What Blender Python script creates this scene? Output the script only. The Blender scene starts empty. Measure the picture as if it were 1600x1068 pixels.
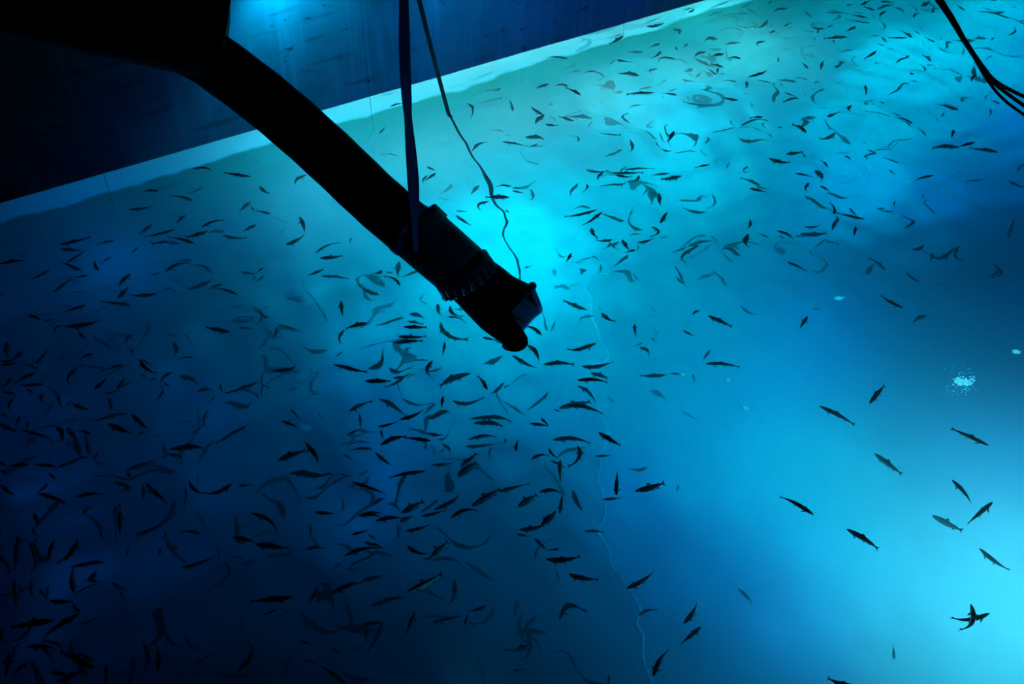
import bpy, bmesh, math, random
import numpy as np
from mathutils import Vector, Matrix

random.seed(7)
np.random.seed(7)
SC = bpy.context.scene
COL = SC.collection

# ------------------------------------------------------------------ camera
CAM_H = 8.0
PITCH = math.radians(41.0)
FPX = 1715.0
FWD = Vector((0, math.cos(PITCH), -math.sin(PITCH)))
UPV = Vector((0, math.sin(PITCH), math.cos(PITCH)))
RGT = Vector((1, 0, 0))
CAM = Vector((0, 0, CAM_H))
cd = bpy.data.cameras.new('camera')
cd.sensor_width = 36
cd.lens = 36 * FPX / 1600
cd.clip_end = 200
cam = bpy.data.objects.new('camera', cd)
cam.location = CAM
cam.rotation_euler = (math.pi / 2 - PITCH, 0, 0)
COL.objects.link(cam)
SC.camera = cam

# tank frame: the seen wall runs along EU, EV points from it into the tank
ORG = Vector((-6.65, 11.95, 0))
EU = Vector((9.97, 6.25, 0)).normalized()
EV = Vector((EU.y, -EU.x, 0))


def ray(px, py):
    return (FWD + RGT * ((px - 800) / FPX) + UPV * ((534 - py) / FPX))


def at_depth(px, py, d):
    return CAM + ray(px, py) * d


def at_z(px, py, z=0.0):
    r = ray(px, py)
    return CAM + r * ((z - CAM_H) / r.z)


def under(px, py, z):
    """where the view line through a point of the calm surface reaches depth z"""
    p = at_z(px, py, 0)
    d = ray(px, py).normalized()
    h = Vector((d.x, d.y, 0)) / 1.33
    t = Vector((h.x, h.y, -math.sqrt(1 - h.length_squared)))
    return p + t * (z / t.z)


# ------------------------------------------------------------------ world, exposure
w = bpy.data.worlds.new('night')
SC.world = w
w.use_nodes = True
w.node_tree.nodes['Background'].inputs[0].default_value = (0.0, 0.15, 0.6, 1)
w.node_tree.nodes['Background'].inputs[1].default_value = 0.004
SC.view_settings.view_transform = 'Standard'
SC.view_settings.look = 'None'
SC.view_settings.exposure = 0.0
SC.view_settings.gamma = 1.0
SC.view_settings.use_curve_mapping = False
cy = SC.cycles
cy.use_denoising = True
cy.max_bounces = 6
cy.transmission_bounces = 4
cy.volume_bounces = 0
cy.diffuse_bounces = 1
cy.glossy_bounces = 3
cy.transparent_max_bounces = 4
cy.caustics_reflective = False
cy.caustics_refractive = False
cy.sample_clamp_indirect = 4.0
cy.use_light_tree = True


# ------------------------------------------------------------------ added lights
def uvz_(u, v, z):
    return ORG + EU * u + EV * v + Vector((0, 0, z))


def fill_light_at(loc, watts, colour, name='water_fill'):
    """a small lamp added without a fixture, its falloff smoothed close by"""
    l = bpy.data.lights.new(name, 'POINT')
    l.energy = watts
    l.color = colour
    l.shadow_soft_size = 0.0
    l.use_nodes = True
    t = l.node_tree
    f = t.nodes.new('ShaderNodeLightFalloff')
    f.inputs['Strength'].default_value = 1.0
    f.inputs['Smooth'].default_value = 0.25
    t.links.new(f.outputs['Quadratic'], t.nodes['Emission'].inputs['Strength'])
    o = bpy.data.objects.new(name, l)
    o.location = loc
    COL.objects.link(o)
    return o


def fill_light(px, py, z, watts, colour):
    return fill_light_at(under(px, py, z), watts, colour)


def spot(name, loc, target, watts, colour, angle, blend=1.0, size=0.1):
    l = bpy.data.lights.new(name, 'SPOT')
    l.energy = watts
    l.color = colour
    l.spot_size = math.radians(angle)
    l.spot_blend = blend
    l.shadow_soft_size = size
    o = bpy.data.objects.new(name, l)
    o.location = loc
    o.rotation_euler = (Vector(target) - Vector(loc)).to_track_quat('-Z', 'Y').to_euler()
    COL.objects.link(o)
    return o


for px, py, z, watts, col in (  # added grid of bodiless lights, fitted to give the water its bright patches
    (1545, 20, -3.1, 356.5, (0.00, 1.00, 0.77)),
    (1680, 20, -3.1, 723.7, (0.00, 1.00, 0.94)),
    (1410, 100, -3.1, 918.5, (0.00, 1.00, 0.77)),
    (1545, 100, -3.1, 379.5, (0.00, 1.00, 0.77)),
    (1680, 100, -3.1, 227.7, (0.00, 0.30, 1.00)),
    (1065, 190, -3.1, 669.0, (0.15, 1.00, 0.77)),
    (1335, 190, -3.1, 252.7, (0.00, 1.00, 0.77)),
    (1470, 190, -3.1, 89.8, (0.00, 0.99, 1.00)),
    (1605, 190, -3.1, 167.2, (0.00, 0.43, 1.00)),
    (795, 290, -3.1, 19.2, (0.00, 1.00, 0.77)),
    (930, 290, -3.1, 101.7, (0.00, 1.00, 0.77)),
    (1065, 290, -3.1, 607.6, (0.00, 1.00, 0.77)),
    (1335, 290, -3.1, 364.4, (0.00, 0.85, 1.00)),
    (1470, 290, -3.1, 54.2, (0.00, 0.30, 1.00)),
    (1605, 290, -3.1, 21.2, (0.00, 0.30, 1.00)),
    (795, 390, -3.1, 1693.5, (0.00, 1.00, 0.77)),
    (465, 500, -3.1, 2.3, (0.00, 0.30, 1.00)),
    (600, 500, -3.1, 119.0, (0.00, 0.92, 1.00)),
    (735, 500, -3.1, 219.7, (0.00, 1.00, 0.77)),
    (870, 500, -3.1, 234.1, (0.00, 1.00, 0.77)),
    (1140, 500, -3.1, 228.4, (0.00, 1.00, 0.97)),
    (1275, 500, -3.1, 59.1, (0.00, 0.30, 1.00)),
    (1680, 500, -3.1, 28.8, (0.00, 0.30, 1.00)),
    (60, 620, -3.1, 5.8, (0.00, 0.30, 1.00)),
    (330, 620, -3.1, 10.2, (0.00, 0.30, 1.00)),
    (600, 620, -3.1, 38.6, (0.00, 0.30, 1.00)),
    (735, 620, -3.1, 33.9, (0.00, 0.79, 1.00)),
    (870, 620, -3.1, 77.8, (0.00, 0.68, 1.00)),
    (1005, 620, -3.1, 120.2, (0.00, 1.00, 0.89)),
    (1140, 620, -3.1, 61.8, (0.00, 0.77, 1.00)),
    (1275, 620, -3.1, 68.2, (0.00, 0.30, 1.00)),
    (60, 740, -3.1, 6.6, (0.00, 0.30, 1.00)),
    (330, 740, -3.1, 5.9, (0.00, 0.30, 1.00)),
    (600, 740, -3.1, 18.9, (0.00, 0.30, 1.00)),
    (1005, 740, -3.1, 39.6, (0.00, 0.30, 1.00)),
    (1140, 740, -3.1, 173.4, (0.00, 0.90, 1.00)),
    (1275, 740, -3.1, 255.1, (0.00, 1.00, 0.78)),
    (1545, 740, -3.1, 142.2, (0.00, 0.66, 1.00)),
    (1680, 740, -3.1, 107.9, (0.00, 0.52, 1.00)),
    (120, 870, -3.1, 5.8, (0.00, 0.30, 1.00)),
    (255, 870, -3.1, 3.2, (0.00, 0.30, 1.00)),
    (525, 870, -3.1, 3.1, (0.00, 0.30, 1.00)),
    (1065, 870, -3.1, 25.6, (0.00, 0.30, 1.00)),
    (1200, 870, -3.1, 72.5, (0.00, 0.30, 1.00)),
    (1335, 870, -3.1, 132.6, (0.00, 1.00, 0.86)),
    (1470, 870, -3.1, 210.3, (1.00, 0.83, 0.64)),
    (1605, 870, -3.1, 147.9, (1.00, 0.83, 0.64)),
    (60, 1000, -3.1, 2.9, (0.00, 0.30, 1.00)),
    (1140, 1000, -3.1, 3.1, (0.00, 0.30, 1.00)),
    (1275, 1000, -3.1, 73.5, (0.00, 0.46, 1.00)),
    (1410, 1000, -3.1, 140.1, (0.99, 1.00, 0.85)),
    (1545, 1000, -3.1, 330.6, (1.00, 0.83, 0.64)),
    (1680, 1000, -3.1, 1223.3, (1.00, 0.83, 0.64)),
    (1605, 1110, -3.1, 57.1, (1.00, 0.83, 0.64)),
):
    fill_light(px, py, z, watts, col)
for u, watts, col in (  # added underwater lights that brighten the submerged band of the wall
    (-0.50, 5.0, (0.00, 0.30, 1.00)),
    (1.05, 29.7, (0.00, 0.30, 1.00)),
    (2.60, 11.5, (0.00, 0.30, 1.00)),
    (4.15, 182.3, (0.20, 0.92, 1.00)),
    (5.70, 93.7, (0.70, 1.00, 0.77)),
    (7.25, 133.0, (0.70, 0.90, 0.69)),
    (8.80, 132.8, (0.64, 1.00, 0.80)),
    (10.35, 64.8, (0.70, 0.83, 0.64)),
    (11.90, 229.7, (0.28, 1.00, 0.77)),
):
    fill_light_at(ORG + EU * u + EV * 1.3 + Vector((0, 0, -1.1)), watts, col, "wall_band_fill")
spot('wall_fill_spot', uvz_(4.1, 0.65, 2.45), uvz_(4.5, 0, 1.0), 85, (0.0, 0.45, 1.0), 130, 0.8, 0.15)  # added, stands in for light leaving the water onto the wall
spot('wall_fill_spot', uvz_(6.9, 0.8, 2.3), uvz_(7.3, 0, 0.8), 34, (0.0, 0.36, 1.0), 130, 0.9, 0.15)  # second added spot, carries that wall light further along
spot('wall_blue_fill', uvz_(9.5, 7.0, 8.5), uvz_(7.4, 0, 1.2), 900, (0.0, 0.05, 0.8), 60, 1.0, 0.0)  # added broad blue fill for the wall, no real floodlight
spot('hose_fill', (6.0, 5.0, 9.0), at_depth(690, 330, 12.2), 330, (0.02, 0.36, 1.0), 26, 1.0, 0.0)  # added blue fill for a sheen on strap and coupling
spot('belly_fill', under(745, 1240, -0.10), under(738, 745, -0.35), 45, (0.05, 0.62, 1.0), 44, 1.0, 0.0)  # added underwater fill to catch the pale fish bellies



# ------------------------------------------------------------------ helpers
def mat(name, colour, rough=0.6, metal=0.0, spec=0.3):
    m = bpy.data.materials.new(name)
    m.use_nodes = True
    b = m.node_tree.nodes['Principled BSDF']
    b.inputs['Base Color'].default_value = (*colour, 1)
    b.inputs['Roughness'].default_value = rough
    b.inputs['Metallic'].default_value = metal
    b.inputs['Specular IOR Level'].default_value = spec
    return m


def nd(m, kind, **kw):
    n = m.node_tree.nodes.new(kind)
    for k, v in kw.items():
        setattr(n, k, v)
    return n


def link(m, a, b):
    m.node_tree.links.new(a, b)


def mesh_from(name, verts, faces, m, smooth=True):
    me = bpy.data.meshes.new(name)
    me.from_pydata([tuple(v) for v in verts], [], faces)
    me.update()
    if smooth:
        me.polygons.foreach_set('use_smooth', [True] * len(me.polygons))
    if m:
        me.materials.append(m)
    return me


def add(name, me, parent=None):
    o = bpy.data.objects.new(name, me)
    COL.objects.link(o)
    if parent:
        o.parent = parent
    return o


def tag(o, label=None, cat=None, group=None, kind=None):
    if label: o['label'] = label
    if cat: o['category'] = cat
    if group: o['group'] = group
    if kind: o['kind'] = kind
    return o


def empty(name, loc):
    o = bpy.data.objects.new(name, None)
    o.empty_display_size = 0.1
    o.location = loc
    COL.objects.link(o)
    return o


def local(o, parent):
    """child built in world coordinates under an unrotated empty"""
    o.parent = parent
    o.matrix_parent_inverse = Matrix.Translation(parent.location).inverted()
    return o


def frames(pts):
    n = len(pts)
    T = []
    for i in range(n):
        a = pts[max(i - 1, 0)]
        b = pts[min(i + 1, n - 1)]
        T.append((b - a).normalized())
    ref = Vector((0, 0, 1)) if abs(T[0].z) < 0.5 else Vector((1, 0, 0))
    N = [(ref - T[0] * ref.dot(T[0])).normalized()]
    for i in range(1, n):
        v = N[-1] - T[i] * N[-1].dot(T[i])
        N.append(v.normalized())
    B = [T[i].cross(N[i]) for i in range(n)]
    return T, N, B


def tube_geo(pts, radii, seg=16, cap=True):
    T, N, B = frames(pts)
    V, F = [], []
    for i, p in enumerate(pts):
        r = radii[i] if hasattr(radii, '__len__') else radii
        for k in range(seg):
            a = 2 * math.pi * k / seg
            V.append(p + N[i] * (r * math.cos(a)) + B[i] * (r * math.sin(a)))
    for i in range(len(pts) - 1):
        for k in range(seg):
            k2 = (k + 1) % seg
            F.append((i * seg + k, i * seg + k2, (i + 1) * seg + k2, (i + 1) * seg + k))
    if cap:
        F.append(tuple(range(seg))[::-1])
        F.append(tuple((len(pts) - 1) * seg + k for k in range(seg)))
    return V, F


def smooth_path(P, n):
    """Catmull-Rom through points"""
    P = [P[0] * 2 - P[1]] + list(P) + [P[-1] * 2 - P[-2]]
    out = []
    for i in range(1, len(P) - 2):
        for j in range(n):
            t = j / n
            a, b, c, d = P[i - 1], P[i], P[i + 1], P[i + 2]
            out.append(0.5 * ((b * 2) + (c - a) * t + (a * 2 - b * 5 + c * 4 - d) * t * t
                              + (b * 3 - a - c * 3 + d) * t ** 3))
    out.append(P[-2])
    return out


def merge(geos):
    V, F = [], []
    for v, f in geos:
        o = len(V)
        V += list(v)
        F += [tuple(i + o for i in q) for q in f]
    return V, F


def box_geo(c, ax, ay, az, sx, sy, sz):
    V = []
    for k in (-1, 1):
        for j in (-1, 1):
            for i in (-1, 1):
                V.append(c + ax * (i * sx / 2) + ay * (j * sy / 2) + az * (k * sz / 2))
    F = [(0, 2, 3, 1), (4, 5, 7, 6), (0, 1, 5, 4), (2, 6, 7, 3), (0, 4, 6, 2), (1, 3, 7, 5)]
    return V, F


def uvz(u, v, z):
    return ORG + EU * u + EV * v + Vector((0, 0, z))


UMIN, UMAX, VMAX = -9.0, 25.0, 15.5
DEPTH = 3.4

# ------------------------------------------------------------------ materials
# painted concrete wall: pale band at the waterline, algae tint below, stains and run marks above
M_wall = mat('stained_wall', (0.6, 0.62, 0.62), 0.7)
nt = M_wall.node_tree
bs = nt.nodes['Principled BSDF']
geo = nd(M_wall, 'ShaderNodeNewGeometry')
vt = nd(M_wall, 'ShaderNodeVectorRotate', rotation_type='Z_AXIS')
vt.inputs['Angle'].default_value = -math.atan2(EU.y, EU.x)
link(M_wall, geo.outputs['Position'], vt.inputs['Vector'])
sep = nd(M_wall, 'ShaderNodeSeparateXYZ')
link(M_wall, vt.outputs[0], sep.inputs[0])


def mapped_noise(m, src, sx, sy, sz, scale, detail=4, rough=0.55):
    mp = nd(m, 'ShaderNodeMapping')
    mp.inputs['Scale'].default_value = (sx, sy, sz)
    link(m, src, mp.inputs[0])
    n = nd(m, 'ShaderNodeTexNoise')
    n.inputs['Scale'].default_value = scale
    n.inputs['Detail'].default_value = detail
    n.inputs['Roughness'].default_value = rough
    link(m, mp.outputs[0], n.inputs['Vector'])
    return n.outputs['Fac']


def ramp(m, src, stops):
    r = nd(m, 'ShaderNodeValToRGB')
    e = r.color_ramp.elements
    while len(e) < len(stops):
        e.new(0.5)
    for i, (p, c) in enumerate(stops):
        e[i].position = p
        e[i].color = (*c, 1) if len(c) == 3 else c
    link(m, src, r.inputs[0])
    return r.outputs[0]


def mixc(m, blend, fac, a, b):
    x = nd(m, 'ShaderNodeMixRGB', blend_type=blend)
    for i, s in enumerate((fac, a, b)):
        if isinstance(s, (int, float)):
            x.inputs[i].default_value = s
        elif isinstance(s, tuple):
            x.inputs[i].default_value = (*s, 1)
        else:
            link(m, s, x.inputs[i])
    return x.outputs[0]


def math_(m, op, a, b=None):
    x = nd(m, 'ShaderNodeMath', operation=op)
    for i, s in enumerate((a, b)):
        if s is None: continue
        if isinstance(s, (int, float)):
            x.inputs[i].default_value = s
        else:
            link(m, s, x.inputs[i])
    return x.outputs[0]


cloud = ramp(M_wall, mapped_noise(M_wall, vt.outputs[0], 1, 1, 1, 0.9, 5),
             [(0.3, (0.45, 0.47, 0.48)), (0.7, (0.8, 0.82, 0.82))])
streak = ramp(M_wall, mapped_noise(M_wall, vt.outputs[0], 3.2, 1, 0.16, 1.6, 3),
              [(0.52, (0, 0, 0)), (0.72, (1, 1, 1))])
flaw = ramp(M_wall, mapped_noise(M_wall, vt.outputs[0], 1.0, 1, 2.0, 3.4, 6, 0.7),
            [(0.62, (1, 1, 1)), (0.68, (0.08, 0.08, 0.08))])
scrape = ramp(M_wall, mapped_noise(M_wall, vt.outputs[0], 0.5, 1, 4.0, 1.3, 4),
              [(0.60, (1, 1, 1)), (0.66, (0.45, 0.45, 0.45))])
c1 = mixc(M_wall, 'MIX', streak, cloud, (0.95, 0.95, 0.95))
c1 = mixc(M_wall, 'MULTIPLY', 0.9, c1, flaw)
c1 = mixc(M_wall, 'MULTIPLY', 0.7, c1, scrape)
# height with a wavering edge between the pale band and the algae
wob = mapped_noise(M_wall, vt.outputs[0], 1, 1, 1, 1.7, 4)
hgt = math_(M_wall, 'ADD', sep.outputs['Z'], math_(M_wall, 'MULTIPLY', math_(M_wall, 'SUBTRACT', wob, 0.5), 0.35))
below = math_(M_wall, 'LESS_THAN', sep.outputs['Z'], 0.0)
mr = nd(M_wall, 'ShaderNodeMapRange')
mr.inputs[1].default_value = -0.62
mr.inputs[2].default_value = -0.54
link(M_wall, hgt, mr.inputs[0])
pale = mixc(M_wall, 'MULTIPLY', 0.25, (0.95, 0.97, 0.97), cloud)
algae = mixc(M_wall, 'MULTIPLY', 0.3, (0.04, 0.34, 0.28), cloud)
sub = mixc(M_wall, 'MIX', mr.outputs[0], algae, pale)
c2 = mixc(M_wall, 'MIX', below, c1, sub)
link(M_wall, c2, bs.inputs['Base Color'])

M_floor = mat('tank_floor', (0.5, 0.55, 0.5), 0.9)
gf = nd(M_floor, 'ShaderNodeNewGeometry')
cf = ramp(M_floor, mapped_noise(M_floor, gf.outputs['Position'], 1, 1, 1, 0.45, 5),
          [(0.35, (0.22, 0.27, 0.25)), (0.65, (0.6, 0.64, 0.6))])
link(M_floor, cf, M_floor.node_tree.nodes['Principled BSDF'].inputs['Base Color'])

M_black = mat('black_rubber_hose', (0.003, 0.003, 0.005), 0.8, 0, 0.08)
M_steel = mat('black_coated_steel', (0.012, 0.012, 0.02), 0.6, 0.0, 0.2)
M_bolt = mat('bare_bolt', (0.5, 0.6, 0.7), 0.25, 1.0)
M_strap = mat('dark_webbing', (0.12, 0.16, 0.3), 0.8)
M_rope = mat('dark_rope', (0.01, 0.014, 0.03), 0.9)
M_rope2 = mat('pale_rope', (0.6, 0.65, 0.65), 0.9)
M_cable = mat('black_cable', (0.002, 0.002, 0.004), 0.6, 0, 0.1)
M_foam = mat('white_foam', (0.9, 0.95, 0.95), 0.5)
M_foam.node_tree.nodes['Principled BSDF'].inputs['Transmission Weight'].default_value = 0.3

# ------------------------------------------------------------------ water
M_water = bpy.data.materials.new('tank_water')
M_water.use_nodes = True
nt = M_water.node_tree
nt.nodes.clear()
out = nd(M_water, 'ShaderNodeOutputMaterial')
gl = nd(M_water, 'ShaderNodeBsdfGlass')
gl.inputs['IOR'].default_value = 1.33
gl.inputs['Roughness'].default_value = 0.0
gw = nd(M_water, 'ShaderNodeNewGeometry')
bn = nd(M_water, 'ShaderNodeBump')
bn.inputs['Strength'].default_value = 0.15
bn.inputs['Distance'].default_value = 0.004
link(M_water, mapped_noise(M_water, gw.outputs['Position'], 1, 1, 1, 9, 3), bn.inputs['Height'])
link(M_water, bn.outputs[0], gl.inputs['Normal'])
link(M_water, gl.outputs[0], out.inputs['Surface'])
va = nd(M_water, 'ShaderNodeVolumeAbsorption')
va.inputs['Color'].default_value = (0.0, 0.66, 0.81, 1)
va.inputs['Density'].default_value = 1.0
vs = nd(M_water, 'ShaderNodeVolumeScatter')
vs.inputs['Color'].default_value = (0.55, 0.9, 1.0, 1)
vs.inputs['Density'].default_value = 0.28
vs.inputs['Anisotropy'].default_value = 0.2
va2 = nd(M_water, 'ShaderNodeAddShader')
link(M_water, va.outputs[0], va2.inputs[0])
link(M_water, vs.outputs[0], va2.inputs[1])
link(M_water, va2.outputs[0], out.inputs['Volume'])


# surface heights: swell built from many small waves, calmer in some patches
du = 0.075
nu = int((UMAX - UMIN) / du)
nv = int((VMAX + 0.1) / du)
uu = np.linspace(UMIN, UMAX, nu)
vv = np.linspace(-0.1, VMAX, nv)
U, Vg = np.meshgrid(uu, vv, indexing='ij')
X = ORG.x + EU.x * U + EV.x * Vg
Y = ORG.y + EU.y * U + EV.y * Vg
Z = np.zeros_like(X)
rng = np.random.default_rng(11)
for i in range(46):
    lam = 0.42 * (2.6 / 0.42) ** rng.random()
    th = rng.random() * 2 * math.pi
    k = 2 * math.pi / lam
    amp = 0.19 / k / math.sqrt(46) * 1.41
    Z += amp * np.sin(k * (X * math.cos(th) + Y * math.sin(th)) + rng.random() * 6.28)
mask = np.full_like(X, 0.25)
for (px, py, r, a) in ((150, 640, 2.0, .55), (480, 620, 2.2, 1.0), (700, 560, 1.8, 1.0), (760, 700, 1.6, .7),
                       (980, 260, 3.2, .8), (1250, 120, 3.5, .7), (1080, 400, 1.6, .7), (150, 850, 1.5, .6),
                       (600, 170, 2.5, .3)):
    c = at_z(px, py)
    mask += a * np.exp(-((X - c.x) ** 2 + (Y - c.y) ** 2) / (r * r))
mask = np.minimum(mask, 1.1)
mask *= np.clip((Vg - 0.05) / 0.9, 0.06, 1)
c = at_z(1460, 640)
mask *= 1 - 0.75 * np.exp(-((X - c.x) ** 2 + (Y - c.y) ** 2) / 9)
Z *= mask
topv = np.stack([X, Y, Z], -1).reshape(-1, 3)
verts = [tuple(p) for p in topv]
faces = []
for i in range(nu - 1):
    for j in range(nv - 1):
        a = i * nv + j
        faces.append((a, a + 1, a + nv + 1, a + nv)[::-1])
# skirt and underside close the body of water
ring = [i * nv for i in range(nu)] + [(nu - 1) * nv + j for j in range(1, nv)] + \
       [i * nv + nv - 1 for i in range(nu - 2, -1, -1)] + [j for j in range(nv - 2, 0, -1)]
base = len(verts)
for q in ring:
    x, y, z = verts[q]
    verts.append((x, y, -DEPTH - 0.05))
n = len(ring)
for i in range(n):
    j = (i + 1) % n
    faces.append((ring[i], ring[j], base + j, base + i))
faces.append(tuple(base + i for i in range(n)))
me = mesh_from('water', verts, faces, M_water)
bm = bmesh.new(); bm.from_mesh(me); bmesh.ops.recalc_face_normals(bm, faces=bm.faces); bm.to_mesh(me); bm.free()
water = tag(add('water', me), 'rippled clear blue water filling the fish tank', None, None, 'structure')

# ------------------------------------------------------------------ tank shell
wall = add('wall_far', mesh_from('wall_core', *box_geo(uvz((UMIN + UMAX) / 2, -0.30, 2.0), EU, EV, Vector((0, 0, 1)),
                                                      UMAX - UMIN, 0.5, 12.6), M_wall, False))
tag(wall, 'stained pale tank wall rising out of the water', None, None, 'structure')
JOINTS = [UMIN, -3.0, 1.35, 5.34, 10.05, 14.6, 19.2, UMAX]
for a, b in zip(JOINTS[:-1], JOINTS[1:]):
    g = 0.004
    p = add('wall_panel', mesh_from('wall_panel', *box_geo(uvz((a + b) / 2, -0.015, 1.95), EU, EV, Vector((0, 0, 1)),
                                                           b - a - 2 * g, 0.03, 12.4), M_wall, False), wall)
fl = add('floor', mesh_from('floor', *box_geo(uvz((UMIN + UMAX) / 2, VMAX / 2 - .1, -DEPTH - 0.1), EU, EV, Vector((0, 0, 1)),
                                              UMAX - UMIN, VMAX + 0.6, 0.2), M_floor, False))
tag(fl, 'pale tank floor under the water', None, None, 'structure')

# ------------------------------------------------------------------ hose, rigid pipe, coupling, bell mouth
PX = 12.2 / FPX           # metres per pixel at the hose
hose = empty('transfer_hose', at_z(800, 500, 0))
tag(hose, 'thick black transfer hose hanging over the tank, its bell mouth dipping into the water', 'hose')


def part(name, geo_, m, parent=None, smooth=True):
    return local(add(name, mesh_from(name, geo_[0], geo_[1], m, smooth)), parent or hose)


hp = [at_depth(x, y, d) for x, y, d in ((120, 22, 11.7), (225, 46, 11.75), (290, 71, 11.8), (340, 100, 11.9), (428, 167, 12.0), (512, 241, 12.1),
                                        (587, 312, 12.2), (648, 364, 12.2), (700, 406, 12.2))]
hp = smooth_path(hp, 8)
rad = []
for i, p in enumerate(hp):
    rad.append(43.5 * PX + 0.002 * math.sin(i * 1.3))
part('hose_body', tube_geo(hp, rad, 40), M_black)
# rigid pipe the hose leaves
rp = [at_depth(x, y, d) for x, y, d in ((-330, -120, 11.3), (-150, -62, 11.4), (15, -17, 11.5), (215, 30, 11.6), (346, 56, 11.7))]
rp = smooth_path(rp, 6)
part('rigid_pipe', tube_geo(rp, [66 * PX] * (len(rp) - 1) + [62 * PX], 40), M_black)
fd = (RGT * 0.975 - UPV * 0.22).normalized()
fc = at_depth(351, 38, 11.75)
vw = (fc - CAM).normalized()
fd = (fd - vw * fd.dot(vw)).normalized()
part('pipe_flange', tube_geo([fc - fd * 0.03, fc - fd * 0.025, fc + fd * 0.02, fc + fd * 0.025],
                             [84 * PX, 86 * PX, 86 * PX, 84 * PX], 64), M_black, None, False)
# sleeve over the hose end
s0, s1 = at_depth(646, 357, 12.2), at_depth(722, 423, 12.2)
ax = (s1 - s0).normalized()
qq = (RGT * 0.66 + UPV * 0.75) * (3 * PX)
sl = [s0 + qq, s0 + qq + ax * 0.01, s0 + qq + ax * 0.12, s0 + ax * 0.125, s0 + (s1 - s0) * 0.5, s1]
part('sleeve', tube_geo(sl, [47 * PX, 49 * PX, 49 * PX, 47.5 * PX, 47 * PX, 46 * PX], 40), M_steel)
# tension bar along the lower edge of the sleeve
b0, b1 = at_depth(652, 402, 12.0), at_depth(690, 434, 12.0)
part('tension_bar', tube_geo([b0, b0 + (b1 - b0) * .5, b1], 4 * PX, 10), M_steel)
# bolted ring
fn = (RGT * 0.52 - UPV * 0.80 + FWD * 0.35).normalized()
rc = at_depth(722, 422, 12.2)
e1 = (RGT * 0.84 + UPV * 0.54)
e1 = (e1 - fn * e1.dot(fn)).normalized()
e2 = fn.cross(e1)


def ring_geo(c, n_, r0, r1, th, seg=48):
    a = n_.orthogonal().normalized()
    b = n_.cross(a)
    V, F = [], []
    for k in range(seg):
        t = 2 * math.pi * k / seg
        d = a * math.cos(t) + b * math.sin(t)
        V += [c + d * r0 - n_ * th / 2, c + d * r1 - n_ * th / 2, c + d * r1 + n_ * th / 2, c + d * r0 + n_ * th / 2]
    for k in range(seg):
        j = (k + 1) % seg
        for q in range(4):
            q2 = (q + 1) % 4
            F.append((k * 4 + q, k * 4 + q2, j * 4 + q2, j * 4 + q))
    return V, F


ringo = part('clamp_ring', ring_geo(rc, fn, 38 * PX, 49 * PX, 0.075), M_steel, None, False)
part('clamp_ring', ring_geo(rc + fn * 0.09, fn, 38 * PX, 47 * PX, 0.035), M_steel, None, False)
for k in range(20):
    t = 2 * math.pi * k / 20
    d = e1 * math.cos(t) + e2 * math.sin(t)
    c = rc + d * (46.5 * PX) + fn * 0.06
    V, F = tube_geo([c - fn * 0.02, c + fn * 0.075, c + fn * 0.078, c + fn * 0.105], [0.02, 0.02, 0.034, 0.034], 6)
    part('bolt', (V, F), M_bolt, None, False)
# bell mouth with a slanting cut: short on the near side, long tongues below and behind
c0 = at_depth(722, 423, 12.42)
ba = (RGT * 0.75 - UPV * 0.66).normalized()
q1 = (RGT * 0.66 + UPV * 0.75).normalized()
q2 = (-FWD).normalized()


def sstep(x, a, b):
    t = min(1, max(0, (x - a) / (b - a)))
    return t * t * (3 - 2 * t)


def rim_s(t):   # t in degrees, 0 = upper side, 90 = towards the camera
    t = t % 360
    if t < 93: return 97 + 3 * math.cos(math.radians(t))
    if t < 180: return 97 + 52 * sstep(t, 91, 114) - 12 * sstep(t, 125, 180)
    if t < 285: return 137
    return 137 - 37 * sstep(t, 300, 345)


def bell_r(s):
    return 43 + 4 * sstep(s, 0, 60) + 9 * sstep(s, 60, 105)


V, F = [], []
NS, NT = 14, 72
rim = []
for i in range(NS + 1):
    for k in range(NT):
        t = 360 * k / NT
        sm = rim_s(t)
        s = -3 + (sm + 3) * i / NS
        r = bell_r(s)
        if 95 < t < 265: r = 43 + 7 * sstep(s, 0, 110)
        a = math.radians(t)
        V.append(c0 + ba * (s * PX) + (q1 * math.cos(a) + q2 * math.sin(a)) * (r * PX))
        if i == NS: rim.append(V[-1])
for i in range(NS):
    for k in range(NT):
        j = (k + 1) % NT
        F.append((i * NT + k, i * NT + j, (i + 1) * NT + j, (i + 1) * NT + k))
bell = part('bell_mouth', (V, F), M_black)
so = bell.modifiers.new('thickness', 'SOLIDIFY'); so.thickness = 0.03
lv, lf = [], []
for i in range(NS + 1):
    for k in range(NT):
        p = V[i * NT + k]
        s_ = (p - c0).dot(ba)
        cc = c0 + ba * s_
        lv.append(cc + (p - cc) * 0.90)
M_tint = mat('water_tint_blue', (0.3, 0.7, 1.0), 0.7)  # blue put into the colour for the tint of the water
part('bell_tint_shell', (lv, [tuple(reversed(f)) for f in F]), M_tint, bell)  # added inner shell that carries the painted water tint
rv = smooth_path(rim + [rim[0]], 1)
kn, kf = int(NT * 195 / 360), int(NT * 342 / 360)
part('rolled_lip', tube_geo(rv[kf:-1] + rv[:kn + 1], 7 * PX, 10), M_black, bell)
tag(part('rolled_lip', tube_geo(rv[kn:kf + 1], 6 * PX, 10), M_tint, bell), 'far bell lip under the water, coloured blue for the water tint')

# ------------------------------------------------------------------ lifting strap
P0 = at_depth(649, 392, 11.85)
up_pt = at_depth(628, 0, 11.1)
top = P0 + Vector((0, 0, 1)) * 7.0
d_up = ((at_depth(624, -120, 11.6)) - P0)


def strap_center(k):
    return P0 + d_up * k


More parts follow.
